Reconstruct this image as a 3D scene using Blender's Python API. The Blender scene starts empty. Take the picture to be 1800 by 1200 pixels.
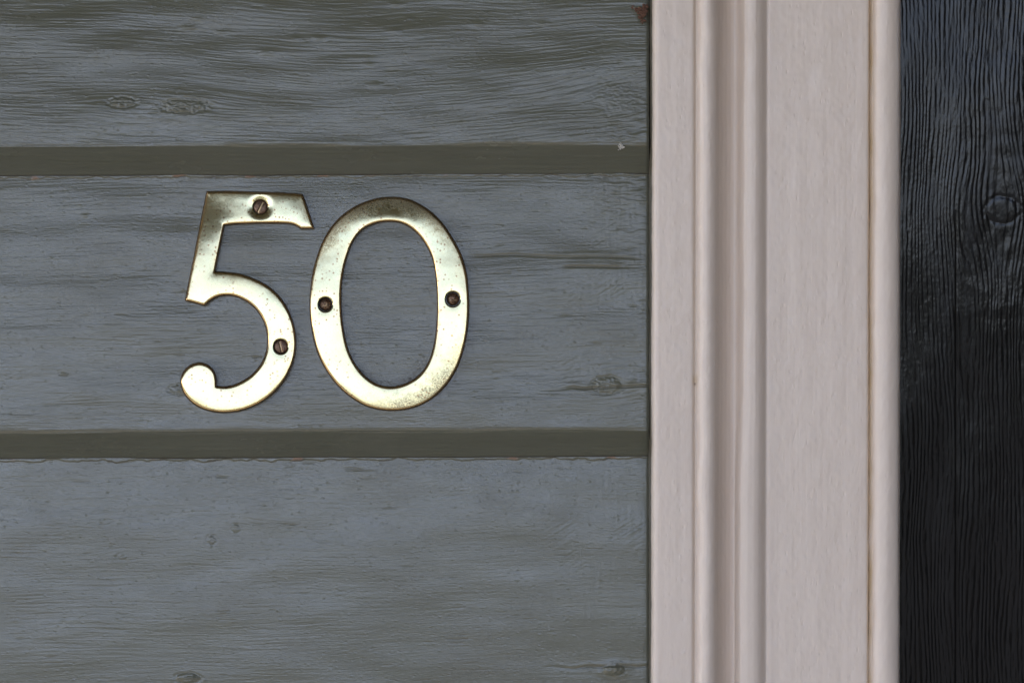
import bpy, math
import numpy as np
from mathutils import Vector
from mathutils.geometry import delaunay_2d_cdt

# ------------------------------------------------------------------ camera, sky, sun, exposure
S = 0.00025            # metres per unit; shapes are measured in quarter millimetres
LENS = 85.0
D = 1800 * LENS / 36.0  # camera distance to the wall plane, in units
scene = bpy.context.scene
cam_data = bpy.data.cameras.new('camera')
cam = bpy.data.objects.new('camera', cam_data)
scene.collection.objects.link(cam)
cam_data.lens = LENS
cam_data.sensor_width = 36.0
cam_data.clip_start = 0.05
cam_data.clip_end = 2000
cam.location = (0, -D * S, 0)
cam.rotation_euler = (math.radians(90), 0, 0)
cam_data.dof.use_dof = True
cam_data.dof.focus_distance = (D - 36) * S
cam_data.dof.aperture_fstop = 11.0
scene.camera = cam

SUN_EL, SUN_AZ = 52.0, -55.0       # degrees; azimuth from straight out of the wall, towards the left
world = bpy.data.worlds.new("World")
scene.world = world
world.use_nodes = True
wn = world.node_tree
sky = wn.nodes.new('ShaderNodeTexSky')
sky.sky_type = 'NISHITA'
sky.sun_disc = False
sky.sun_elevation = math.radians(SUN_EL)
sky.sun_rotation = math.radians(180 + SUN_AZ * -1)
sky.air_density = 0.8
sky.dust_density = 0.15
sky.ozone_density = 1.0
bg = wn.nodes['Background']
bg.inputs['Strength'].default_value = 0.15
wb = wn.nodes.new('ShaderNodeMix'); wb.data_type = 'RGBA'; wb.blend_type = 'MULTIPLY'   # white balance of the photograph
wb.inputs[0].default_value = 1.0
wb.inputs[7].default_value = (1.20, 0.97, 0.92, 1)
wn.links.new(sky.outputs['Color'], wb.inputs[6])
wn.links.new(wb.outputs[2], bg.inputs['Color'])

sun_data = bpy.data.lights.new('sun', 'SUN')
sun_data.energy = 3.0
sun_data.angle = math.radians(0.5)
sun_data.color = (1.0, 0.95, 0.88)
sun = bpy.data.objects.new('sun', sun_data)
scene.collection.objects.link(sun)
e, a = math.radians(SUN_EL), math.radians(SUN_AZ)
sun_dir = Vector((math.sin(a) * math.cos(e), -math.cos(a) * math.cos(e), math.sin(e)))
sun.rotation_euler = sun_dir.to_track_quat('Z', 'Y').to_euler()

scene.view_settings.view_transform = 'Standard'
scene.view_settings.look = 'None'
scene.view_settings.gamma = 1
scene.view_settings.exposure = 2.25
scene.view_settings.use_curve_mapping = False
scene.cycles.use_denoising = True
scene.cycles.denoising_prefilter = 'ACCURATE'
scene.cycles.use_guiding = True
scene.cycles.max_bounces = 6
scene.cycles.sample_clamp_indirect = 8

# ------------------------------------------------------------------ helpers
def W(u, v, p):
    """point at protrusion p (units out of the wall plane) seen at picture measure u,v"""
    k = (D - p) / D
    return (np.asarray(u) - 900) * S * k, -np.asarray(p) * S + 0 * np.asarray(u), (600 - np.asarray(v)) * S * k

def _hash(ix, iy, seed):
    h = (ix.astype(np.int64) * 374761393 + iy.astype(np.int64) * 668265263 + seed * 974634777) & 0xffffffff
    h = ((h ^ (h >> 13)) * 1274126177) & 0xffffffff
    h = ((h ^ (h >> 16)) * 2246822519) & 0xffffffff
    return (h ^ (h >> 15)) & 0xffffffff

def noise(x, y, seed=0):
    """gradient noise, roughly -1..1"""
    x = np.asarray(x, float); y = np.asarray(y, float)
    x, y = np.broadcast_arrays(x, y)
    ix = np.floor(x); iy = np.floor(y)
    fx = x - ix; fy = y - iy
    ux = fx * fx * fx * (fx * (fx * 6 - 15) + 10); uy = fy * fy * fy * (fy * (fy * 6 - 15) + 10)
    def g(ox, oy):
        h = _hash(ix + ox, iy + oy, seed) * (2 * math.pi / 4294967296.0)
        return np.cos(h) * (fx - ox) + np.sin(h) * (fy - oy)
    n = (g(0, 0) * (1 - ux) + g(1, 0) * ux) * (1 - uy) + (g(0, 1) * (1 - ux) + g(1, 1) * ux) * uy
    return n * 1.5

def sstep(a, b, x):
    t = np.clip((x - a) / (b - a), 0, 1)
    return t * t * (3 - 2 * t)

def grid_mesh(name, X, Y, Z, mat, parent=None, attrs=None, flip=False):
    n, m = X.shape
    co = np.stack([X, Y, Z], -1).reshape(-1, 3).astype(np.float32)
    idx = np.arange(n * m).reshape(n, m)
    q = np.stack([idx[:-1, :-1], idx[1:, :-1], idx[1:, 1:], idx[:-1, 1:]], -1).reshape(-1, 4)
    if flip: q = q[:, ::-1]
    return raw_mesh(name, co, q, mat, parent, attrs)

def raw_mesh(name, co, faces, mat, parent=None, attrs=None, smooth=True):
    me = bpy.data.meshes.new(name)
    nf, k = faces.shape
    me.vertices.add(len(co)); me.vertices.foreach_set('co', np.ascontiguousarray(co, dtype=np.float32).ravel())
    me.loops.add(nf * k); me.loops.foreach_set('vertex_index', np.ascontiguousarray(faces, dtype=np.int32).ravel())
    me.polygons.add(nf); me.polygons.foreach_set('loop_start', np.arange(nf, dtype=np.int32) * k)
    me.polygons.foreach_set('use_smooth', np.full(nf, smooth))
    me.update(calc_edges=True)
    for an, av in (attrs or {}).items():
        at = me.attributes.new(an, 'FLOAT', 'POINT')
        at.data.foreach_set('value', np.ascontiguousarray(av, dtype=np.float32).ravel())
    me.materials.append(mat)
    o = bpy.data.objects.new(name, me)
    scene.collection.objects.link(o)
    if parent: o.parent = parent
    return o

def thing(name, label, cat, group=None, loc=(0, 0, 0)):
    o = bpy.data.objects.new(name, None)
    o.empty_display_size = 0.01
    scene.collection.objects.link(o)
    o.location = loc
    o['label'] = label; o['category'] = cat
    if group: o['group'] = group
    o['kind'] = 'thing'
    return o

class Mat:
    def __init__(self, name):
        self.m = bpy.data.materials.new(name); self.m.use_nodes = True
        self.t = self.m.node_tree; self.b = self.t.nodes['Principled BSDF']
    def n(self, kind, **kw):
        nd = self.t.nodes.new('ShaderNode' + kind)
        for k, v in kw.items():
            if k in nd.inputs: nd.inputs[k].default_value = v
            else: setattr(nd, k, v)
        return nd
    def l(self, a, b): self.t.links.new(a, b)
    def noise(self, scale, detail=3, rough=0.6, mscale=(1, 1, 1)):
        g = self.n('NewGeometry'); mp = self.n('Mapping'); mp.inputs['Scale'].default_value = mscale
        self.l(g.outputs['Position'], mp.inputs['Vector'])
        x = self.n('TexNoise'); x.inputs['Scale'].default_value = scale
        x.inputs['Detail'].default_value = detail; x.inputs['Roughness'].default_value = rough
        self.l(mp.outputs['Vector'], x.inputs['Vector'])
        return x.outputs['Fac']
    def ramp(self, src, a, b, fa=0.0, fb=1.0):
        r = self.n('MapRange'); r.inputs['From Min'].default_value = a; r.inputs['From Max'].default_value = b
        r.inputs['To Min'].default_value = fa; r.inputs['To Max'].default_value = fb
        self.l(src, r.inputs['Value']); return r.outputs['Result']
    def mix(self, fac, ca, cb):
        x = self.n('Mix'); x.data_type = 'RGBA'
        if isinstance(fac, float): x.inputs[0].default_value = fac
        else: self.l(fac, x.inputs[0])
        for i, c in ((6, ca), (7, cb)):
            if isinstance(c, tuple): x.inputs[i].default_value = (*c, 1)
            else: self.l(c, x.inputs[i])
        return x.outputs[2]
    def attr(self, name):
        x = self.n('Attribute'); x.attribute_name = name; return x.outputs['Fac']
    def math(self, op, a, b=None):
        x = self.n('Math'); x.operation = op
        for i, c in ((0, a), (1, b)):
            if c is None: continue
            if isinstance(c, (int, float)): x.inputs[i].default_value = c
            else: self.l(c, x.inputs[i])
        return x.outputs[0]
    def bump(self, h, dist, strength=1.0, prev=None):
        x = self.n('Bump'); x.inputs['Distance'].default_value = dist; x.inputs['Strength'].default_value = strength
        self.l(h, x.inputs['Height'])
        if prev is not None: self.l(prev, x.inputs['Normal'])
        return x.outputs['Normal']

# ------------------------------------------------------------------ materials
def mat_olive():
    m = Mat('olive_gloss_paint')
    n1 = m.noise(14, 4, 0.6, (1, 1, 3)); n2 = m.noise(500, 3, 0.6, (0.12, 1, 1))
    c = m.mix(m.ramp(n1, .3, .7), (0.110, 0.113, 0.080), (0.128, 0.131, 0.096))
    c = m.mix(m.ramp(n2, .35, .65, 0, .25), c, (0.10, 0.097, 0.078))
    wood = m.attr('wood'); dirt = m.attr('dirt')
    c = m.mix(wood, c, (0.24, 0.14, 0.085))
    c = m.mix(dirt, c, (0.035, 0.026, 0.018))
    m.l(c, m.b.inputs['Base Color'])
    r = m.ramp(m.noise(60, 4, 0.65, (0.5, 1, 1)), .3, .7, .17, .30)
    r = m.math('MAXIMUM', r, m.math('MULTIPLY', m.math('MAXIMUM', wood, dirt), 0.8))
    m.l(r, m.b.inputs['Roughness'])
    b1 = m.bump(m.noise(2600, 2, .6, (.16, 1, 1)), 0.00010, .6)
    b2 = m.bump(m.noise(3000, 2, .6), 0.00005, .5, b1)
    m.l(b2, m.b.inputs['Normal'])
    m.b.inputs['Specular IOR Level'].default_value = 0.64
    return m.m

def mat_cream():
    m = Mat('cream_gloss_paint')
    n1 = m.noise(9, 4, .6, (3, 1, 1)); n2 = m.noise(900, 2, .5, (1, 1, .08))
    c = m.mix(m.ramp(n1, .3, .7), (0.74, 0.64, 0.55), (0.77, 0.67, 0.58))
    c = m.mix(m.ramp(n2, .3, .7, 0, .3), c, (0.70, 0.58, 0.51))
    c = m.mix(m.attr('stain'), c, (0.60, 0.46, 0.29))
    c = m.mix(m.attr('olive'), c, (0.12, 0.105, 0.075))
    c = m.mix(m.attr('dirt'), c, (0.10, 0.05, 0.03))
    m.l(c, m.b.inputs['Base Color'])
    m.l(m.ramp(m.noise(120, 3), .3, .7, .3, .45), m.b.inputs['Roughness'])
    b1 = m.bump(m.noise(1500, 3, .6, (1, 1, .06)), 0.00005, .12)
    b2 = m.bump(m.noise(900, 3, .6), 0.0001, .2, b1)
    m.l(b2, m.b.inputs['Normal'])
    return m.m

def mat_door():
    m = Mat('black_gloss_paint')
    c = m.mix(m.ramp(m.noise(40, 4), .3, .7), (0.003, 0.003, 0.003), (0.005, 0.0045, 0.0045))
    m.l(c, m.b.inputs['Base Color'])
    m.l(m.ramp(m.noise(150, 3, .6, (1, 1, .3)), .3, .7, .13, .22), m.b.inputs['Roughness'])
    b1 = m.bump(m.noise(2200, 3, .65, (1, 1, .25)), 0.0001, .25)
    m.l(b1, m.b.inputs['Normal'])
    m.b.inputs['Specular IOR Level'].default_value = 0.28
    return m.m

def mat_brass():
    m = Mat('aged_brass')
    tar = m.attr('tarnish'); edge = m.attr('edge'); side = m.attr('side')
    n1 = m.noise(90, 4, .6); n2 = m.noise(1400, 3, .7)
    c = m.mix(m.ramp(n1, .35, .7), (0.47, 0.43, 0.245), (0.48, 0.405, 0.215))
    c = m.mix(m.math('MULTIPLY', edge, m.ramp(m.noise(200, 3), .3, .6, .45, 1.)), c, (0.70, 0.40, 0.16))
    # brown speckle of lifted lacquer
    g = m.n('NewGeometry'); vo = m.n('TexVoronoi'); vo.inputs['Scale'].default_value = 620
    m.l(g.outputs['Position'], vo.inputs['Vector'])
    dens = m.ramp(m.noise(70, 2), .40, .56)
    dot = m.math('MULTIPLY', m.math('LESS_THAN', vo.outputs['Distance'], 0.27), dens)
    rnd = m.n('SeparateColor'); m.l(vo.outputs['Color'], rnd.inputs[0])
    dot = m.math('MULTIPLY', dot, m.math('GREATER_THAN', rnd.outputs[0], 0.5))
    c = m.mix(m.math('MULTIPLY', dot, .85), c, (0.24, 0.13, 0.06))
    tt = m.math('MULTIPLY', tar, m.ramp(n2, .35, .62, .35, 1.))
    c = m.mix(tt, c, (0.20, 0.15, 0.085))
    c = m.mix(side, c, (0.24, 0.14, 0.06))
    m.l(c, m.b.inputs['Base Color'])
    m.b.inputs['Metallic'].default_value = 1.0
    r = m.ramp(n2, .3, .7, .11, .19)
    r = m.math('ADD', r, m.math('MULTIPLY', tt, .3))
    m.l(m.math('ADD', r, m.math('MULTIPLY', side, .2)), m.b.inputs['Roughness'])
    b = m.bump(m.noise(1800, 2, .6, (1, 1, .25)), 0.00003, .5)
    m.l(b, m.b.inputs['Normal'])
    return m.m

def mat_screw():
    m = Mat('oxidised_screw_brass')
    bright = m.attr('bright')
    c = m.mix(m.ramp(m.noise(1500, 3), .35, .65), (0.07, 0.042, 0.026), (0.20, 0.12, 0.075))
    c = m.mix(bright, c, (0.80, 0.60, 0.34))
    m.l(c, m.b.inputs['Base Color'])
    m.b.inputs['Metallic'].default_value = 0.64
    m.l(m.ramp(m.noise(900, 2), .3, .7, .30, .5), m.b.inputs['Roughness'])
    m.l(m.bump(m.noise(1600, 3, .6), 0.0001, .6), m.b.inputs['Normal'])
    return m.m

def flat(name, col, rough=0.8):
    m = Mat(name)
    c = m.mix(m.ramp(m.noise(6, 5), .3, .7), tuple(x * .8 for x in col), tuple(x * 1.2 for x in col))
    m.l(c, m.b.inputs['Base Color']); m.b.inputs['Roughness'].default_value = rough
    return m.m

OLIVE, CREAM, DOOR, BRASS, SCREW = mat_olive(), mat_cream(), mat_door(), mat_brass(), mat_screw()

# ------------------------------------------------------------------ setting outside the picture: ground, porch floor and ceiling, added light blockers
def box(name, lo, hi, mat, parent=None, kind=None):
    x0, y0, z0 = lo; x1, y1, z1 = hi
    co = np.array([(x, y, z) for x in (x0, x1) for y in (y0, y1) for z in (z0, z1)])
    f = np.array([(0, 1, 3, 2), (4, 6, 7, 5), (0, 4, 5, 1), (2, 3, 7, 6), (0, 2, 6, 4), (1, 5, 7, 3)])
    o = raw_mesh(name, co, f, mat, parent, smooth=False)
    if kind: o['kind'] = kind
    return o
PORCH = 3.3
box('ground', (-600, -600, -2.05), (600, 600, -2.0), flat('dry_ground', (0.055, 0.05, 0.042)), kind='structure')
box('porch_floor', (-5, -PORCH, -1.996), (5, 0.05, -1.5), flat('floor_boards', (0.42, 0.33, 0.22)), kind='structure')
box('porch_ceiling', (-5, -PORCH, 1.02), (5, 0.05, 1.14), flat('ceiling_paint', (0.17, 0.17, 0.135)), kind='structure')

def low_sky_blocker():  # unseen ridge, added to hide the lowest strip of sky from the reflections
    xs = np.linspace(-160, 160, 161); ys = np.array([-70.0, -64.0, -60.0, -57.0])
    hh = 3.0 + .7 * noise(xs / 14, 0 * xs, 61) + .35 * noise(xs / 3.5, 0 * xs, 62)
    X, Y = np.meshgrid(xs, ys, indexing='xy')
    Z = np.stack([hh * .3 - 1.5, hh * .9, hh, 0 * hh - 2.0])
    o = grid_mesh('low_sky_blocker', X, Y, Z, flat('blocker_dark_green', (0.045, 0.05, 0.028)), flip=True); o['kind'] = 'structure'
low_sky_blocker()
box('right_light_blocker', (0.95, -PORCH, -1.5), (1.05, 0.0, 1.02), flat('blocker_dark_grey', (0.10, 0.095, 0.08)), kind='structure')  # unseen wall, added to block light from the right

# ------------------------------------------------------------------ weatherboard wall
wall = thing('weatherboard_wall', 'olive grey painted weatherboard wall with glossy grain, left of the cream door frame', 'wall')
box('sheathing', (-2.5, 0.012, -1.5), ((1570 - 900) * S, 0.03, 1.02), flat('sheathing_paint', (0.12, 0.12, 0.10)), wall)

PROJ = 38.0        # how far the lower edge of a board stands proud of its top
END = 1141.0       # right end of the boards
# seams (bottom of the chamfer, at u=0) and face bottoms
SEAMS = [-187, 310, 807, 1304, 1801]

KNOTS = [  # u, v, radius across, radius up, strength
    (215, 181, 24, 9, 1.2), (325, 188, 40, 12, 1.4), (1068, 681, 26, 15, 1.2), (372, 950, 9, 8, .6),
    (414, 930, 9, 8, .5), (1078, 1180, 20, 11, .9), (1090, 175, 40, 30, .35), (330, 1192, 22, 9, 1.2),
    (318, 686, 22, 9, .7), (185, 917, 12, 5, .35), (215, 978, 9, 6, .4), 
    (840, 45, 14, 6, -1.0), (955, 45, 12, 5, -.8), (333, 50, 13, 4, -1.1), (392, 58, 14, 4, -1.0), (560, 69, 14, 5, -1.0),
    (695, 10, 10, 4, -1.0), (470, 95, 22, 6, -1.0), (658, 152, 14, 5, -.9), (520, 70, 12, 4, -.8), (348, 35, 8, 3, -.8),
    (695, 58, 10, 4, -.8), (648, 115, 10, 4, -.7), (720, 35, 8, 3, -.6), (150, 330 + 50, 6, 3, -.8), (113, 658, 9, 3, .9),
    ]

def grain_height(u, v, b):
    """relief of the painted timber in units: raised grain, knots, brush marks"""
    sd = 100 * b
    # grain flow, pushed round the knots
    g = v + 9 * noise(u / 420, v / 150, sd + 1) + 2.5 * noise(u / 120, v / 60, sd + 2)
    if b == 1: g = g - 0.045 * np.minimum(u, 600) + 0.00022 * np.maximum(u - 620, 0) ** 2 * sstep(30, 160, v)
    if b == 2: g = g + 0.035 * np.maximum(u - 820, 0)
    if b == 3: g = g + 0.02 * (u - 500) * sstep(950, 1150, v)
    k_h = np.zeros_like(u); calm = np.ones_like(u)
    for i, (ku, kv, ra, rb, st) in enumerate(KNOTS):
        du = (u - ku) / ra; dv = (v - kv) / rb
        r2 = du * du + dv * dv
        near = r2 < 30
        if not near.any(): continue
        if st > 0:
            push = np.exp(-((u - ku) / (ra * 2.6)) ** 2) * np.tanh(dv * 1.2) * np.exp(-np.abs(dv) / 3.0) * rb * .75
            g = g - push
            r = np.sqrt(r2) + 0.18 * noise(u / 9, v / 7, sd + 40 + i)
            ring = np.exp(-((r - 1) / .22) ** 2)
            k_h += st * (1.5 * np.exp(-r ** 4 * .6) * (.5 + .9 * noise(u / 6, v / 3.5, sd + 60 + i)) - 1.3 * ring)
            calm *= 1 - .5 * np.exp(-r2)
        else:
            bl = np.exp(-r2 * (1 + .5 * noise(u / 8, v / 4, sd + i)))
            k_h += -st * 1.5 * bl
    # raised grain
    n1 = noise(u / 95, g / 3.3, sd + 3)
    n2 = noise(u / 55, g / 1.9, sd + 4)
    n3 = noise(u / 170, g / 7.0, sd + 5)
    n4 = .6 * noise(u / 30, g / 2.6, sd + 6)
    ridge = 1 - np.abs(noise(u / 130, g / 4.6, sd + 7)) * 2
    amp = 0.65 + 0.55 * noise(u / 260, v / 90, sd + 8)
    if b == 1: amp = amp + .45 * sstep(850, 1120, u) + .15
    if b == 3: amp = amp * (1 - .35 * sstep(500, 800, u))
    amp = np.clip(amp, .25, 1.6)
    n5 = noise(u / 70, g / 1.35, sd + 31)
    amp = amp * {1: .52, 2: .42, 3: .28}.get(b, .8)
    h = amp * (0.30 * n5 + 0.40 * n1 + 0.30 * n2 + 0.26 * n3 + 0.16 * n4 + .20 * ridge)
    # broad waves of a hand-planed, often repainted face
    wv = {1: 1.0, 2: .8, 3: .42}.get(b, .8)
    h += wv * (2.6 * noise(u / 260, v / 75, sd + 9) + 0.9 * noise(u / 100, v / 36, sd + 10))
    # brush marks across the grain near the frame
    cross = sstep(860, 1080, u)
    if b == 1: cross = cross * .3
    bn = noise(u / 5.5 + .5 * noise(u / 60, v / 60, sd + 12), v / 60, sd + 11)
    ang = .5 * u + .85 * v
    bm = noise(ang / 3.4, (u * .85 - .5 * v) / 70, sd + 13) * sstep(.05, .4, noise(u / 60, v / 60, sd + 14)) * sstep(1060, 960, v)
    h += cross * (.20 * bn + .30 * bm) * sstep(-.3, .3, noise(u / 70, v / 110, sd + 16) + .1)
    # crinkle close to the frame on the upper boards
    if b in (1, 2):
        cr = sstep(980, 1110, u) * (sstep(80, 200, v) if b == 1 else sstep(520, 360, v))
        w = noise(u / 22, v / 10, sd + 17) * 5
        h += cr * .38 * (noise((u + 2 * w) / 30, (v + w) / 4.5, sd + 18))
    # small cracks along the grain
    c = noise(u / 60, g / 2.2, sd + 20); msk = sstep(.30, .5, noise(u / 120, g / 26, sd + 21))
    h -= .5 * sstep(.5, .66, c) * msk
    # nibs and pits
    pn = noise(u / 5.5, v / 4.0, sd + 22)
    h += .5 * sstep(.62, .8, pn) - .5 * sstep(.66, .8, -pn)
    # warps of the timber
    if b == 1: h -= 10.0 * np.exp(-(v + 187 - 140) / 85.0)
    if b == 3: h -= (.3 + .7 * sstep(420, 820, u + 60 * noise(v / 90, u / 200, 77))) * .030 * 45 * np.log1p(np.exp(np.minimum((v - 925) / 45, 30)))
    return h * calm + k_h * .7

def crack_path(u, b):
    """long splits: (centre v, strength)"""
    out = []
    if b == 2:
        out.append((684 + 3 * noise(u / 30, 0 * u, 301) - .03 * (u - 1100), sstep(960, 1040, u) * .9))
        out.append((454 + 4 * noise(u / 120, 0 * u, 305) + .012 * (u - 900), sstep(800, 860, u) * sstep(1140, 1090, u) * .6))
        out.append((473 + 2 * noise(u / 80, 0 * u, 306), sstep(980, 1010, u) * sstep(1110, 1080, u) * .8))
    if b == 3:
        out.append((1174 + 3.5 * noise(u / 38, 0 * u, 302) - .02 * (u - 1100), sstep(930, 1060, u) * .6))
    return out

def board(b, top, bot, fine, cham_h=50.0):
    if fine:
        uu = np.concatenate([np.linspace(-1400, -30, 60)[:-1], np.arange(-30, END, 1.9), [END]])
        sp = 1.05
    else:
        uu = np.linspace(-1400, END, 300); sp = 4
    face_h = bot - cham_h - top
    # profile: (v offset from top, protrusion, normal-v, normal-p, relief weight)
    vs, ps, ws, nv, npp = [], [], [], [], []
    def add(v, p, w, a):   # a: angle of the normal below the horizontal
        vs.append(v); ps.append(p); ws.append(w); nv.append(math.sin(a)); npp.append(math.cos(a))
    th = -math.atan2(PROJ, face_h); ca = math.atan2(cham_h, -PROJ) # directions
    lo_a = math.radians(38)
    add(-9, -22, 0, -1.2); add(-8, -4, .1, -1.0); add(-6.5, -1.0, .4, -.6)
    R = 9.0
    s = -4.5
    while s < face_h - 6:
        cup = 2.2 * math.sin(math.pi * max(s, 0) / face_h)
        add(s, PROJ * s / face_h + cup * (1 if b != 1 else -.4), 1, th)
        s += sp
    # arris from the face round to the chamfer
    for i in range(1, 9):
        t = i / 9
        ang = th + (lo_a - th) * t
        add(face_h - 6 + 10 * t, PROJ - .5 + 0.6 * t - 3.2 * t * t, 1 - .75 * t, ang)
    v0, p0 = vs[-1], ps[-1]
    cs = 1.6 if fine else 6
    k = int((bot - top - v0) / cs)
    for i in range(1, k + 1):
        t = i / k
        add(v0 + (bot - top - v0) * t, p0 + (1.5 - p0) * t, .22, lo_a)
    add(bot - top + .2, -6, 0, math.radians(60)); add(bot - top + .2, -24, 0, math.radians(60))
    vs, ps, ws, nv, npp = map(np.array, (vs, ps, ws, nv, npp))
    U, V = np.meshgrid(uu, top + vs, indexing='xy')
    Pr = np.repeat(ps[:, None], len(uu), 1); Wt = ws[:, None]
    tilt = -0.0035 * (U - 0) if b in (1,) else -0.0042 * U      # the boards rise very slightly to the right
    H = grain_height(U, V, b)
    dirt = np.zeros_like(U); wood = np.zeros_like(U)
    for cv, st in crack_path(U, b):
        dd = (V - cv)
        H -= st * 1.5 * np.exp(-(dd / 2.2) ** 2); H += st * .5 * np.exp(-((dd + 5) / 3) ** 2)
        dirt = np.maximum(dirt, .45 * np.clip(st, 0, 1) * np.exp(-(dd / 1.3) ** 2))
    Vo = V - top
    if b == 2:
        ro = np.hypot((U - 684.5) / 86.5, (V + .0 - 534) / 147.0)
        # dust caught on the paint inside the foot of the zero
        dirt = np.maximum(dirt, .7 * sstep(.86, 1.0, ro) * (ro < 1.06) * sstep(600, 660, V) * sstep(.0, .35, noise(U / 2.6, V / 2.6, 77) + .15))
    # chipped, ragged paint lip along the top edge
    e1 = 3.2 + 4.5 * noise(U / 38, 0 * U, 500 + b) + 2.0 * noise(U / 11, 0 * U, 510 + b)
    lipm = sstep(.6, -.6, (Vo - e1)) * (Vo < 30)
    H += 1.5 * lipm
    patch = sstep(.15, .35, noise(U / 30, 0 * U, 520 + b))
    wood = np.maximum(wood, lipm * sstep(.42, .6, noise(U / 42, V / 40, 530 + b)) * .8)
    dirt = np.maximum(dirt, .75 * np.exp(-((Vo - e1 - .8) / .9) ** 2) * patch * (Vo < 30))
    # fine grain on the chamfer is softer; brushed along
    ch = (Vo > face_h).astype(float)
    H2 = .8 * noise(U / 160, V / 4, 540 + b) + .5 * noise(U / 50, V / 2.5, 541 + b) + 2.2 * noise(U / 300, V / 30, 542 + b)
    Hn = np.where(ch > 0, H2 * np.maximum(Wt, .22 * (Wt > 0)) * 1.6, H * Wt)
    # wavy arris line and lower edge
    wob = .9 * noise(U / 130, 0 * U, 550 + b) + .35 * noise(U / 22, 0 * U, 551 + b)
    Vv = V + tilt + wob * sstep(face_h - 30, face_h, Vo) + nv[:, None] * Hn
    Pp = Pr + npp[:, None] * Hn
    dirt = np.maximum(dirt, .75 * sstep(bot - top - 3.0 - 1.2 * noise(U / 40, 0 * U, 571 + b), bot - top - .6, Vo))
    # right-hand end eases back where the paint is thick against the frame
    endm = sstep(END - 5, END, U)
    Pp = Pp - 2.0 * endm ** 2
    dirt = np.maximum(dirt, .6 * sstep(END - 2.0, END, U) * sstep(.1, .4, noise(V / 14, 0 * V, 560 + b)))
    X, Y, Z = W(U, Vv, Pp)
    return grid_mesh('board', X, Y, Z, OLIVE, wall, dict(wood=wood, dirt=dirt))

allseams = [-684] + SEAMS
for b in range(1, len(allseams)):
    top, bot = allseams[b - 1], allseams[b]
    idx = {2: 1, 3: 2, 4: 3}.get(b, b + 10)
    board(idx, top, bot, b in (2, 3, 4), {1: 53.0, 2: 47.0}.get(idx, 50.0))

# ------------------------------------------------------------------ cream architrave with its rounded inner bead
def moulding(name, prof, parent, wob, gstain=None, olive_side=False, seed=0):
    """prof: list of (u, protrusion); resampled finely and run up the wall"""
    prof = np.array(prof, float)
    seg = np.hypot(np.diff(prof[:, 0]), np.diff(prof[:, 1]))
    t = np.concatenate([[0], np.cumsum(seg)])
    tt = []
    for i in range(len(seg)):
        n = max(1, int(seg[i] / 1.1)); tt += list(t[i] + (t[i + 1] - t[i]) * np.arange(n) / n)
    tt = np.array(tt + [t[-1]])
    pu = np.interp(tt, t, prof[:, 0]); pp = np.interp(tt, t, prof[:, 1])
    # soften the corners like thick paint
    for _ in range(2):
        pu[1:-1] = .25 * pu[:-2] + .5 * pu[1:-1] + .25 * pu[2:]; pp[1:-1] = .25 * pp[:-2] + .5 * pp[1:-1] + .25 * pp[2:]
    du = np.gradient(pu); dp = np.gradient(pp); L = np.hypot(du, dp) + 1e-9
    nu, npn = -dp / L, du / L
    vv = np.concatenate([np.linspace(-900, -20, 40)[:-1], np.arange(-20, 1222, 2.6), np.linspace(1224, 2100, 40)])
    U, V = np.meshgrid(pu, vv, indexing='xy'); Pp = np.repeat(pp[None], len(vv), 0)
    T = np.repeat(tt[None], len(vv), 0)
    h = .42 * noise(T / 26, V / 420, seed + 1) + .11 * noise(T / 9, V / 300, seed + 2) + .05 * noise(T / 2.6, V / 150, seed + 3)
    h += .5 * noise(T / 30, V / 40, seed + 4) + .22 * noise(T / 9, V / 12, seed + 5)
    pn = noise(T / 6, V / 6.5, seed + 6)
    h += .55 * sstep(.62, .8, pn) - .7 * sstep(.66, .82, -pn)
    # hairline scratches
    sc = noise((T + .25 * V) / 2.2, V / 30, seed + 7); h -= .35 * sstep(.55, .7, sc) * sstep(.3, .5, noise(T / 40, V / 60, seed + 8))
    wv = wob(T * 0 + U, V)
    U2 = U + nu[None] * h + wv - 0.0018 * (V - 0) * 1.0
    P2 = Pp + npn[None] * h
    at = {}
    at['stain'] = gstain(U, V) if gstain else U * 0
    ol = U * 0; dirt = U * 0
    if olive_side:
        edge = 70 + 3 * noise(V / 60, 0 * V, seed + 20) + 1.5 * noise(V / 12, 0 * V, seed + 21)
        ol = sstep(edge + .8, edge - .8, Pp) * (U < 1200)
        dirt = .5 * np.exp(-((Pp - edge - .5) / .8) ** 2) * (U < 1152)
        rr = np.hypot(U - 1223, V - 675); dirt = np.maximum(dirt, np.exp(-(rr / 1.6) ** 2) * 1.0)
        at['stain'] = np.maximum(at['stain'], .7 * np.exp(-(np.hypot((U - 1223) / 1.0, (V - 668) / 2.0) / 5) ** 2))
    at['olive'] = ol; at['dirt'] = dirt
    X, Y, Z = W(U2, V, P2)
    return grid_mesh(name, X, Y, Z, CREAM, parent, at, flip=True)

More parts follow.
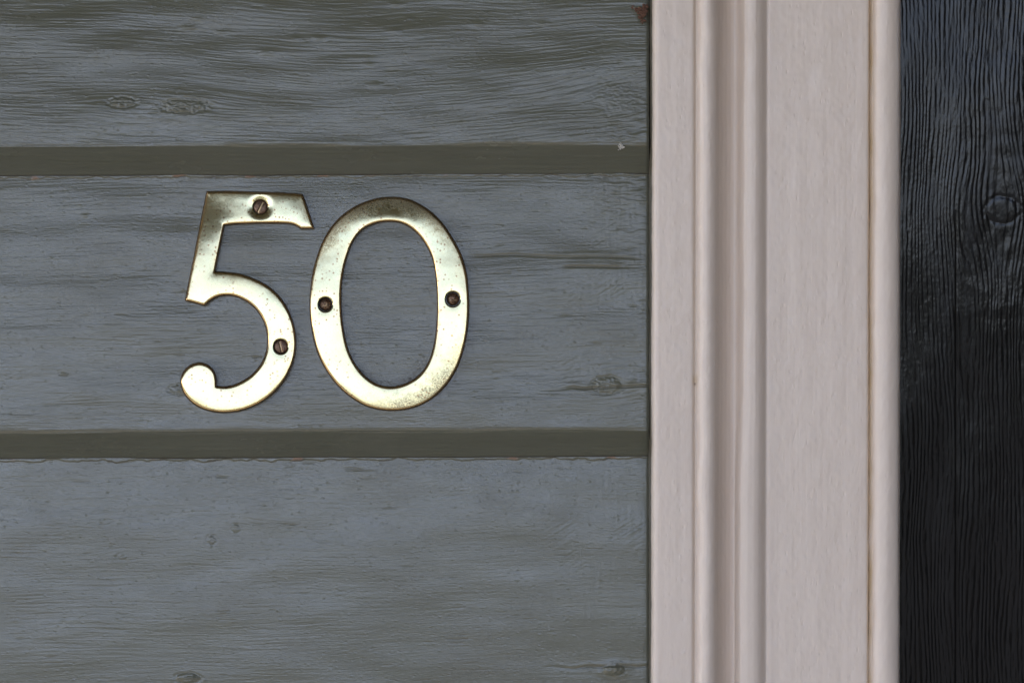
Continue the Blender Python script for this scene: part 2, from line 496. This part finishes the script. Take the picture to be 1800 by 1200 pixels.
frame = thing('architrave', 'cream gloss painted moulded door architrave between the grey boards and the black door', 'door frame')
AP = [(1140.2, -22), (1141.2, 2), (1142.5, 22), (1144.5, 50), (1147, 80), (1148.5, 90), (1152, 96), (1158, 98), (1190, 98.5), (1214, 98), (1219, 97.5), (1221, 94), (1223.5, 91),
      (1226.5, 93.5), (1231, 99), (1237, 103.5), (1243, 105), (1249, 104.5), (1254, 102), (1258, 97.5), (1261, 91), (1265, 81), (1271, 70),
      (1278, 61), (1285, 55.5), (1291, 54), (1296, 56.5), (1300, 63), (1303, 72), (1308, 81), (1314, 84.5), (1321, 86.5), (1329, 86.5), (1335, 84),
      (1340, 80), (1344, 74.5), (1347, 71), (1349.5, 70), (1352, 71.8), (1356, 72.2), (1440, 73), (1516, 72.5), (1524, 72), (1527.5, 70), (1529, 60), (1530, 20), (1530, -60)]
def wob_a(U, V):
    w = 0.6 * noise(V / 140, 0 * V, 701) * (U < 1155)
    w = w + sstep(1222, 1228, U) * sstep(1262, 1240, U) * (2.6 * noise(V / 90, 0 * V, 702) + .8 * noise(V / 28, 0 * V, 703))
    w = w + sstep(1292, 1302, U) * sstep(1335, 1320, U) * (-5.5 * sstep(600, 900, V) + 1.5 * noise(V / 160, 0 * V, 704))
    return w
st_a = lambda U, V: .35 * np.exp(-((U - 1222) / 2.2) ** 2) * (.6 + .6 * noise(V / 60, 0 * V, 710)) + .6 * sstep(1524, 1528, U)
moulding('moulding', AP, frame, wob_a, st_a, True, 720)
BP = [(1526, -60), (1527.5, 30), (1528, 60), (1529.5, 63), (1532, 64), (1534, 67)]
for i in range(0, 17):
    t = math.pi * (1 - i / 16)
    BP.append((1558.5 + 23.5 * math.cos(t), 62 + 22 * math.sin(t) ** .8 if i not in (0, 16) else 66 - (i == 16) * 3))
BP += [(1583, 40), (1583, -60), (1583, -190)]
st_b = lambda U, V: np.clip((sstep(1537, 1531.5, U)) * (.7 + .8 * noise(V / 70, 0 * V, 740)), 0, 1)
wob_b = lambda U, V: sstep(1545, 1532, U) * (1.6 * noise(V / 80, 0 * V, 741) + .8 * noise(V / 24, 0 * V, 742)) + .4 * noise(V / 200, 0 * V, 743)
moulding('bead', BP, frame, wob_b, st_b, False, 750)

# ------------------------------------------------------------------ black door
door = thing('front_door', 'black gloss painted timber door with coarse raised vertical grain, beside the cream frame', 'door')
def door_panel():
    uu = np.concatenate([np.arange(1560, 1830, 1.15), np.linspace(1834, 3200, 90)])
    vv = np.concatenate([np.linspace(-900, -20, 60)[:-1], np.arange(-20, 1222, 1.7), np.linspace(1226, 2600, 60)])
    U, V = np.meshgrid(uu, vv, indexing='xy')
    g = U + 10 * noise(V / 330, U / 160, 801) + 1.2 * noise(V / 90, U / 60, 802)
    k = 0 * U
    for ku, kv, ra, rb, i in ((1762, 369, 30, 24, 1), (1700, 470, 16, 60, 2)):
        du = (U - ku) / ra; dv = (V - kv) / rb
        g = g - np.exp(-(dv / 3.2) ** 2) * np.tanh(du) * np.exp(-np.abs(du) / 3) * ra * .8
        r = np.hypot(du, dv)
        if i == 1:
            k += -.5 * np.exp(-((r - 1 + .1 * noise(U / 10, V / 10, 5)) / .16) ** 2) + .4 * np.exp(-r ** 4)
    # alternating hard ridges and eroded troughs, broken up by crinkles
    ph = g / 7.6 + .8 * noise(V / 260, g / 30, 803) + .10 * noise(V / 30, g / 12, 804)
    w = np.sin(2 * math.pi * ph)
    rid = np.tanh(2.2 * (w + .25)) * (.75 + .5 * noise(V / 120, g / 20, 805))
    amp = .75 + .55 * noise(V / 190, U / 55, 806)
    h = .21 * amp * rid + .18 * noise(V / 38, g / 4.5, 807) + .08 * noise(V / 16, g / 3.0, 808)
    h += .22 * noise(U / 22, V / 26, 809) * sstep(1660, 1760, U) + 1.4 * noise(U / 90, V / 200, 810) + .06 * noise(U / 4, V / 6, 811)
    joint = np.exp(-((U - 1681) / 1.3) ** 2) * 1.6 * sstep(330, 520, V)
    P2 = -70 + h + k - joint - 0.004 * (V - 560)
    X, Y, Z = W(U, V, P2)
    return grid_mesh('stile', X, Y, Z, DOOR, door, flip=True)
door_panel()
box('door_core', ((1562 - 900) * S, 0.036, -1.45), ((3300 - 900) * S, 0.06, 0.82), DOOR, door)

# ------------------------------------------------------------------ brass numerals
def spline(pts):
    """pts: (x, y, corner?) closed; Catmull-Rom between corners"""
    n = len(pts); out = []
    for i in range(n):
        p1 = np.array(pts[i][:2]); p2 = np.array(pts[(i + 1) % n][:2])
        c1, c2 = len(pts[i]) > 2, len(pts[(i + 1) % n]) > 2
        p0 = np.array(pts[i - 1][:2]); p3 = np.array(pts[(i + 2) % n][:2])
        if c1: p0 = 2 * p1 - p2 if c2 else p1 - (p2 - p1)
        if c2: p3 = p2 + (p2 - p1)
        L = np.hypot(*(p2 - p1)); k = max(1, int(round(L / 1.7)))
        for j in range(k):
            t = j / k
            if c1 and c2: out.append(p1 + (p2 - p1) * t); continue
            out.append(.5 * (2 * p1 + (p2 - p0) * t + (2 * p0 - 5 * p1 + 4 * p2 - p3) * t * t + (3 * p1 - p0 - 3 * p2 + p3) * t ** 3))
    return np.array(out)

def seg_dist(P, loops):
    d = np.full(len(P), 1e9)
    for L in loops:
        A = L; B = np.roll(L, -1, 0); AB = B - A
        for i in range(0, len(P), 4000):
            p = P[i:i + 4000, None]
            t = np.clip(((p - A) * AB).sum(-1) / (AB * AB).sum(-1), 0, 1)
            dd = np.sqrt((((p - A) - t[..., None] * AB) ** 2).sum(-1)).min(1)
            d[i:i + 4000] = np.minimum(d[i:i + 4000], dd)
    return d

def inside(P, loops):
    c = np.zeros(len(P), bool)
    for L in loops:
        A = L; B = np.roll(L, -1, 0)
        for a_, b_ in zip(A, B):
            m = ((a_[1] > P[:, 1]) != (b_[1] > P[:, 1]))
            if m.any():
                xx = (b_[0] - a_[0]) * (P[:, 1] - a_[1]) / (b_[1] - a_[1] + 1e-12) + a_[0]
                c ^= m & (P[:, 0] < xx)
    return c

def area(L):
    x, y = L[:, 0], L[:, 1]; return .5 * (x * np.roll(y, -1) - np.roll(x, -1) * y).sum()

def plate(name, loops, holes, height, base, draft, mat, parent, attrf, step=3.0, put=None, extra=None, rings=(.7, 1.5, 2.6, 4.0, 5.8)):
    """solid from closed outlines: top surface height(P, d), drafted side walls down to base"""
    allL = [np.array(L) if area(L) > 0 else np.array(L)[::-1] for L in loops[:1]]
    allL += [np.array(L) if area(L) < 0 else np.array(L)[::-1] for L in list(loops[1:]) + list(holes)]
    nrm = []
    for L in allL:
        t = np.roll(L, -1, 0) - np.roll(L, 1, 0); t /= np.hypot(t[:, 0], t[:, 1])[:, None] + 1e-9
        nrm.append(np.stack([-t[:, 1], t[:, 0]], 1))     # points into the metal
    pts = [L for L in allL]
    for r in rings:
        for L, nn in zip(allL, nrm):
            q = (L + nn * r)
            q = q[inside(q, allL)]
            if len(q): pts.append(q[seg_dist(q, allL) > r * .93])
    lo = allL[0].min(0); hi = allL[0].max(0)
    gx, gy = np.meshgrid(np.arange(lo[0], hi[0], step), np.arange(lo[1], hi[1], step * .87))
    gx = gx + (np.arange(gx.shape[0]) % 2)[:, None] * step / 2
    gp = np.stack([gx.ravel(), gy.ravel()], 1)
    gp = gp[inside(gp, allL)]; gp = gp[seg_dist(gp, allL) > (rings[-1] if rings else 0) + step * .55]
    pts.append(gp)
    if extra is not None: pts.append(extra)
    P = np.concatenate(pts)
    edges = []; o = 0
    for L in allL:
        n = len(L); edges += [(o + i, o + (i + 1) % n) for i in range(n)]; o += n
    v2, e2, f2, ov, oe, of = delaunay_2d_cdt([Vector(p) for p in P], edges, [], 0, 1e-5)
    V2 = np.array([tuple(v) for v in v2]); F = np.array([tuple(f) for f in f2 if len(f) == 3])
    F = F[inside(V2[F].mean(1), allL)]
    a2 = V2[F]; ar = (a2[:, 1, 0] - a2[:, 0, 0]) * (a2[:, 2, 1] - a2[:, 0, 1]) - (a2[:, 2, 0] - a2[:, 0, 0]) * (a2[:, 1, 1] - a2[:, 0, 1])
    F = F[np.abs(ar) > 1e-6]; ar = ar[np.abs(ar) > 1e-6]
    F = np.where((ar > 0)[:, None], F[:, ::-1], F)   # v runs downwards: facing the viewer
    d = seg_dist(V2, allL[:len(loops)])
    top = height(V2, d)
    if holes: top = top - .8 * np.clip(1 - seg_dist(V2, allL[len(loops):]) / 1.6, 0, 1) ** 2
    n0 = len(V2)
    # side walls
    near = {}
    tree = {(round(p[0], 3), round(p[1], 3)): i for i, p in enumerate(V2)}
    co2 = [V2]; h2 = [top]; sidea = [np.zeros(n0)]; Fs = [F]; o = n0
    for li, (L, nn) in enumerate(zip(allL, nrm)):
        ids = [tree.get((round(p[0], 3), round(p[1], 3)), None) for p in L]
        keep = [i for i, x in enumerate(ids) if x is not None]
        Lk = L[keep]; nk = nn[keep]; idk = np.array([ids[i] for i in keep]); n = len(keep)
        hole = li >= len(loops)
        dr = 0.0 if hole else draft
        ht = top[idk]
        prev = None
        # first ring repeats the rim so the arris stays crisp
        rows = []
        for q in (0.0, .25, .6, 1.0):
            co2.append(Lk - nk * dr * q); h2.append(ht + (base - ht) * q); sidea.append(np.ones(n)); rows.append(np.arange(o, o + n)); o += n
        for r0, r1 in zip(rows[:-1], rows[1:]):
            a_, b_ = r0, np.roll(r0, -1); c_, d_ = r1, np.roll(r1, -1)
            Fs.append(np.stack([a_, b_, d_], 1)); Fs.append(np.stack([a_, d_, c_], 1))
    V3 = np.concatenate(co2); H3 = np.concatenate(h2); sd = np.concatenate(sidea)
    dd = np.concatenate([d, np.zeros(len(V3) - n0)])
    at = attrf(V3, dd, sd)
    X, Y, Z = put(V3[:, 0], V3[:, 1], H3)
    return raw_mesh(name, np.stack([X, Y, Z], 1), np.concatenate(Fs), mat, parent, at)

B2TOP, B2FACE = 310.0, 450.0
def on_board(off=0.0):
    """puts a height above the tilted face of the middle board"""
    def put(u, v, h):
        s = v + .0042 * u - B2TOP
        base = PROJ * s / B2FACE + 2.2 * np.sin(math.pi * np.clip(s, 0, B2FACE) / B2FACE) + 1.2
        return W(u, v, base + h + off)
    return put
PUT = on_board()

FIVE = [(364.2, 337.4, 1), (400, 337.2), (455, 338.5), (500, 340), (529.2, 342.2, 1), (532.4, 346), (541.5, 371.5), (551.2, 401.2, 1), (529.2, 401.5, 1), (523, 397.6), (515.5, 394.0), (503, 392.2), (480, 391.7),
        (455.9, 391.8), (430, 392.4), (410, 393.3), (393.5, 395.4, 1), (376.8, 478.0, 1), (395.3, 479.0), (419.2, 482.0), (443, 489.6), (465, 500.3), (484.5, 515.4),
        (500.5, 536), (512.5, 562), (518.6, 590.5), (518.2, 618), (511.5, 643.7), (498, 669.4), (478, 691.8), (452.8, 709.2), (425, 720.2), (397.2, 724.2),
        (373.3, 722.3), (351.3, 715.2), (333, 702.0), (321.4, 684.2), (318.7, 667), (324.2, 652.9), (336, 642.2), (351.3, 638.4), (364.6, 642.4), (374.8, 652.5), (378.9, 665), (379.6, 679.3, 1),
        (398, 679.8), (417.4, 674.9), (439.4, 662.3), (456.3, 645.0), (467, 624.4), (471.2, 603.3), (469.8, 582), (462.8, 561.2), (450.6, 543), (434, 529.2),
        (415, 520.6), (399, 518.2), (383, 520.4), (370.5, 526.5), (358.9, 536.3, 1), (326.6, 527.4, 1)]
ZO = [(687.5, 347.2), (655, 351.6), (620, 366.6), (590, 391.6), (567.5, 427), (553, 470), (546.8, 510), (545.8, 545), (549.3, 580), (558, 616), (573.5, 648.5), (595, 677.5), (620, 699), (650, 714.8), (687.5, 720.6),
      (725, 715.6), (757, 700.5), (784, 675.5), (804, 642.5), (816.6, 602), (822.3, 563), (823, 525), (819.6, 484), (810, 449), (795, 419.8), (774.5, 390.5), (749, 367.2), (719, 351.6)]
ZI = [(686, 388.4), (660, 391.6), (638, 402.4), (620.5, 423), (609.5, 450), (602.2, 480), (598.8, 512), (599.2, 545), (602.2, 575), (609, 608), (621, 636), (639, 659.5), (661, 675), (687.5, 680.2),
      (713, 674.8), (737, 659.8), (754, 636), (763.6, 606), (768.6, 570), (769.8, 532), (767.6, 492), (761.3, 456), (748, 427.4), (730, 406), (709.5, 392.6)]
def circle(cx, cy, r, n=56):
    t = np.linspace(0, 2 * math.pi, n, endpoint=False)
    return np.stack([cx + r * np.cos(t), cy + r * np.sin(t)], 1)

T = 14.5
SCREWS5 = [(458.0, 364.0), (493.5, 609.0)]
SCREWS0 = [(572.0, 535.0), (796.0, 525.5)]
def num_height(screws, seed, tilt):
    def f(P, d):
        r = 2.8
        x = np.clip(r - d, 0, r)
        h = T - (r - np.sqrt(np.maximum(r * r - x * x, 0))) * .75
        h -= .7 * np.exp(-d / 6.0)
        for i, (cx, cy) in enumerate(screws):
            rr = np.hypot(P[:, 0] - cx, P[:, 1] - cy)
            h -= (1.5 if (seed == 921 and i == 0) else .35) * np.exp(-((rr - 12.5) / 5.5) ** 2 * .6) * (rr < 40)
        h += .55 * noise(P[:, 0] / 80, P[:, 1] / 80, seed) + .07 * noise(P[:, 0] / 20, P[:, 1] / 20, seed + 1)
        return h + tilt(P)
    return f
def edge_attr(d, sd): return np.clip(np.exp(-d / 2.0) * 1.1, 0, 1) * (1 - sd)

def attr5(P, d, sd):
    x, y = P[:, 0], P[:, 1]
    n = .5 * noise(x / 14, y / 14, 901) + .35 * noise(x / 5, y / 5, 902)
    t = .42 * np.exp(-(y - 338) / 6) * (y < 420) * (.8 + n)
    t = np.maximum(t, .22 * np.exp(-((x - 408) / 30) ** 2 - ((y - 492) / 10) ** 2) * (1 + n))
    t = np.maximum(t, .28 * np.exp(-d / 4) * sstep(.0, .3, noise(x / 30, y / 30, 903) + .12))
    return dict(tarnish=np.clip(t, 0, 1), edge=edge_attr(d, sd), side=sd)
def attr0(P, d, sd):
    x, y = P[:, 0], P[:, 1]
    n = .6 * noise(x / 16, y / 10, 911) + .25 * noise(x / 6, y / 6, 912)
    a_ = np.arctan2(x - 684, -(y - 534) * .74)     # angle from the top
    # band of tarnish hugging the outer rim over the crown, another low on the right
    ro = np.hypot((x - 684.3) / 138.6, (y - 534) / 186.8)
    outer = sstep(.84, .98, ro + .07 * n)
    t = .92 * outer * sstep(1.25, .7, np.abs(a_ + .08))
    aa = np.abs(np.mod(a_, 2 * math.pi) - 2.72)
    t = np.maximum(t, .62 * sstep(.80, 1.0, ro + .10 * n) * sstep(.95, .2, aa))
    t = np.maximum(t, .30 * np.exp(-d / 3.5) * sstep(.0, .3, noise(x / 24, y / 24, 913) + .15))
    return dict(tarnish=np.clip(t, 0, 1), edge=edge_attr(d, sd), side=sd)

five = thing('door_number', 'polished brass numeral five screwed to the middle grey weatherboard', 'house number', 'brass house numerals')
zero = thing('door_number', 'speckled brass numeral zero with tarnished crown, right of the five', 'house number', 'brass house numerals')
tilt5 = lambda P: 0.009 * (P[:, 1] - 530) - 4.2 * np.exp(-((P[:, 0] - 358) / 42) ** 2 - ((P[:, 1] - 338) / 62) ** 2)
tilt0 = lambda P: 0.009 * (P[:, 1] - 530) - 3.3 * np.exp(-((P[:, 1] - 345) / 26) ** 2) - 2.2 * np.exp(-((P[:, 0] - 800) / 26) ** 2 - ((P[:, 1] - 665) / 60) ** 2)
plate('digit', [spline(FIVE)], [circle(*SCREWS5[0], 13.2), circle(*SCREWS5[1], 12.9)], num_height(SCREWS5, 921, tilt5), -5, 2.3, BRASS, five, attr5, put=PUT)
plate('digit', [spline(ZO), spline(ZI)], [circle(*SCREWS0[0], 12.8), circle(*SCREWS0[1], 13.2)], num_height(SCREWS0, 931, tilt0), -5, 2.3, BRASS, zero, attr0, put=PUT)

def screw(cx, cy, ang, top, dome, slot_w, slot_d, parent, seed, r=12.6, glint=1.0, worn=0.0):
    ca, sa = math.cos(ang), math.sin(ang)
    def hf(P, d):
        x, y = P[:, 0] - cx, P[:, 1] - cy
        rr = np.hypot(x, y) / r
        h = top + dome * (1 - rr ** 2) - .9 * sstep(.86, 1, rr)
        across = -x * sa + y * ca
        h -= slot_d * sstep(slot_w + .5, slot_w - .5, np.abs(across)) * (1 - worn * .6)
        h += worn * 1.6 * noise(x / 4.5, y / 4.5, seed) * np.exp(-(rr / .6) ** 2)
        return h
    def af(P, d, sd):
        x, y = P[:, 0] - cx, P[:, 1] - cy
        across = -x * sa + y * ca; along = x * ca + y * sa
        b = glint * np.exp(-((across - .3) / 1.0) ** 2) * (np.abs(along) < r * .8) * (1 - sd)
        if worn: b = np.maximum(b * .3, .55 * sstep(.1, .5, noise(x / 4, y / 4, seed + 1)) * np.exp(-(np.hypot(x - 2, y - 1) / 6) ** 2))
        return dict(bright=np.clip(b, 0, 1))
    return plate('screw', [circle(cx, cy, r, 60)], [], hf, -3, 0, SCREW, parent, af, step=1.3, put=PUT, rings=(.6, 1.2))
screw(*SCREWS5[0], math.radians(-63), 9.6, 1.6, 1.5, 1.6, five, 941, r=12.4)
screw(*SCREWS5[1], math.radians(76), 10.0, 1.6, 1.5, 1.6, five, 942, r=12.2, glint=.8)
screw(*SCREWS0[0], math.radians(-20), 6.6, 4.0, 1.5, 1.5, zero, 943, r=11.2, glint=.5, worn=.9)
screw(*SCREWS0[1], math.radians(-20), 5.6, 4.0, 1.5, 1.5, zero, 944, r=11.0, glint=.4, worn=.9)

# ------------------------------------------------------------------ small debris
def crumb(name, cx, cy, scale, mat, seed, base, label, cat, shape):
    """a small ragged clump: many overlapping crumbs as one mesh"""
    rng = np.random.RandomState(seed)
    import bmesh
    bm = bmesh.new()
    for (x, y, r) in shape:
        for _ in range(8 if r > 2.8 or seed == 5 else 4):
            px = cx + x + rng.normal(0, r * .5); py = cy + y + rng.normal(0, r * .5)
            rr = r * rng.uniform(.25, .6)
            X, Y, Z = W(px, py, base + rr * .5)
            geo = bmesh.ops.create_icosphere(bm, subdivisions=2, radius=rr * S)
            for vtx in geo['verts']:
                q = np.array(vtx.co) / S
                k = 1 + .45 * float(noise(q[0] / 1.3 + seed, q[1] / 1.3 + q[2] / 1.7, seed))
                vtx.co = Vector((q * k * S * np.array([1.2, .6, .9])).tolist()) + Vector((float(X), float(Y), float(Z)))
    me = bpy.data.meshes.new(name); bm.to_mesh(me); bm.free()
    me.materials.append(mat)
    o = bpy.data.objects.new(name, me); scene.collection.objects.link(o)
    if label: o['label'] = label; o['category'] = cat
    return o
FRASS = flat('dry_brown_crumbs', (0.11, 0.055, 0.035), .9)
FLAKE = flat('pale_lint', (0.45, 0.43, 0.38), .8)
o1 = crumb('cobweb_debris', 0, 0, 1, FRASS, 5, 26, 'clump of reddish brown crumbs stuck in the top corner beside the cream frame', 'debris',
      [(1112, 13, 3), (1118, 17, 4), (1124, 21, 5), (1130, 26, 6), (1133, 18, 5), (1136, 11, 4), (1131, 33, 4), (1129, 38, 3.5), (1127, 22, 5)])
o2 = crumb('lint_speck', 0, 0, 1, FLAKE, 8, 38, 'small pale lint fleck clinging to the lower edge of the top board near the frame', 'speck',
      [(1091, 252, 1.6), (1092, 257, 3.4), (1090, 259, 3.0), (1093, 259, 2.9), (1087, 263, 1.2), (1090, 254, 2.0)])
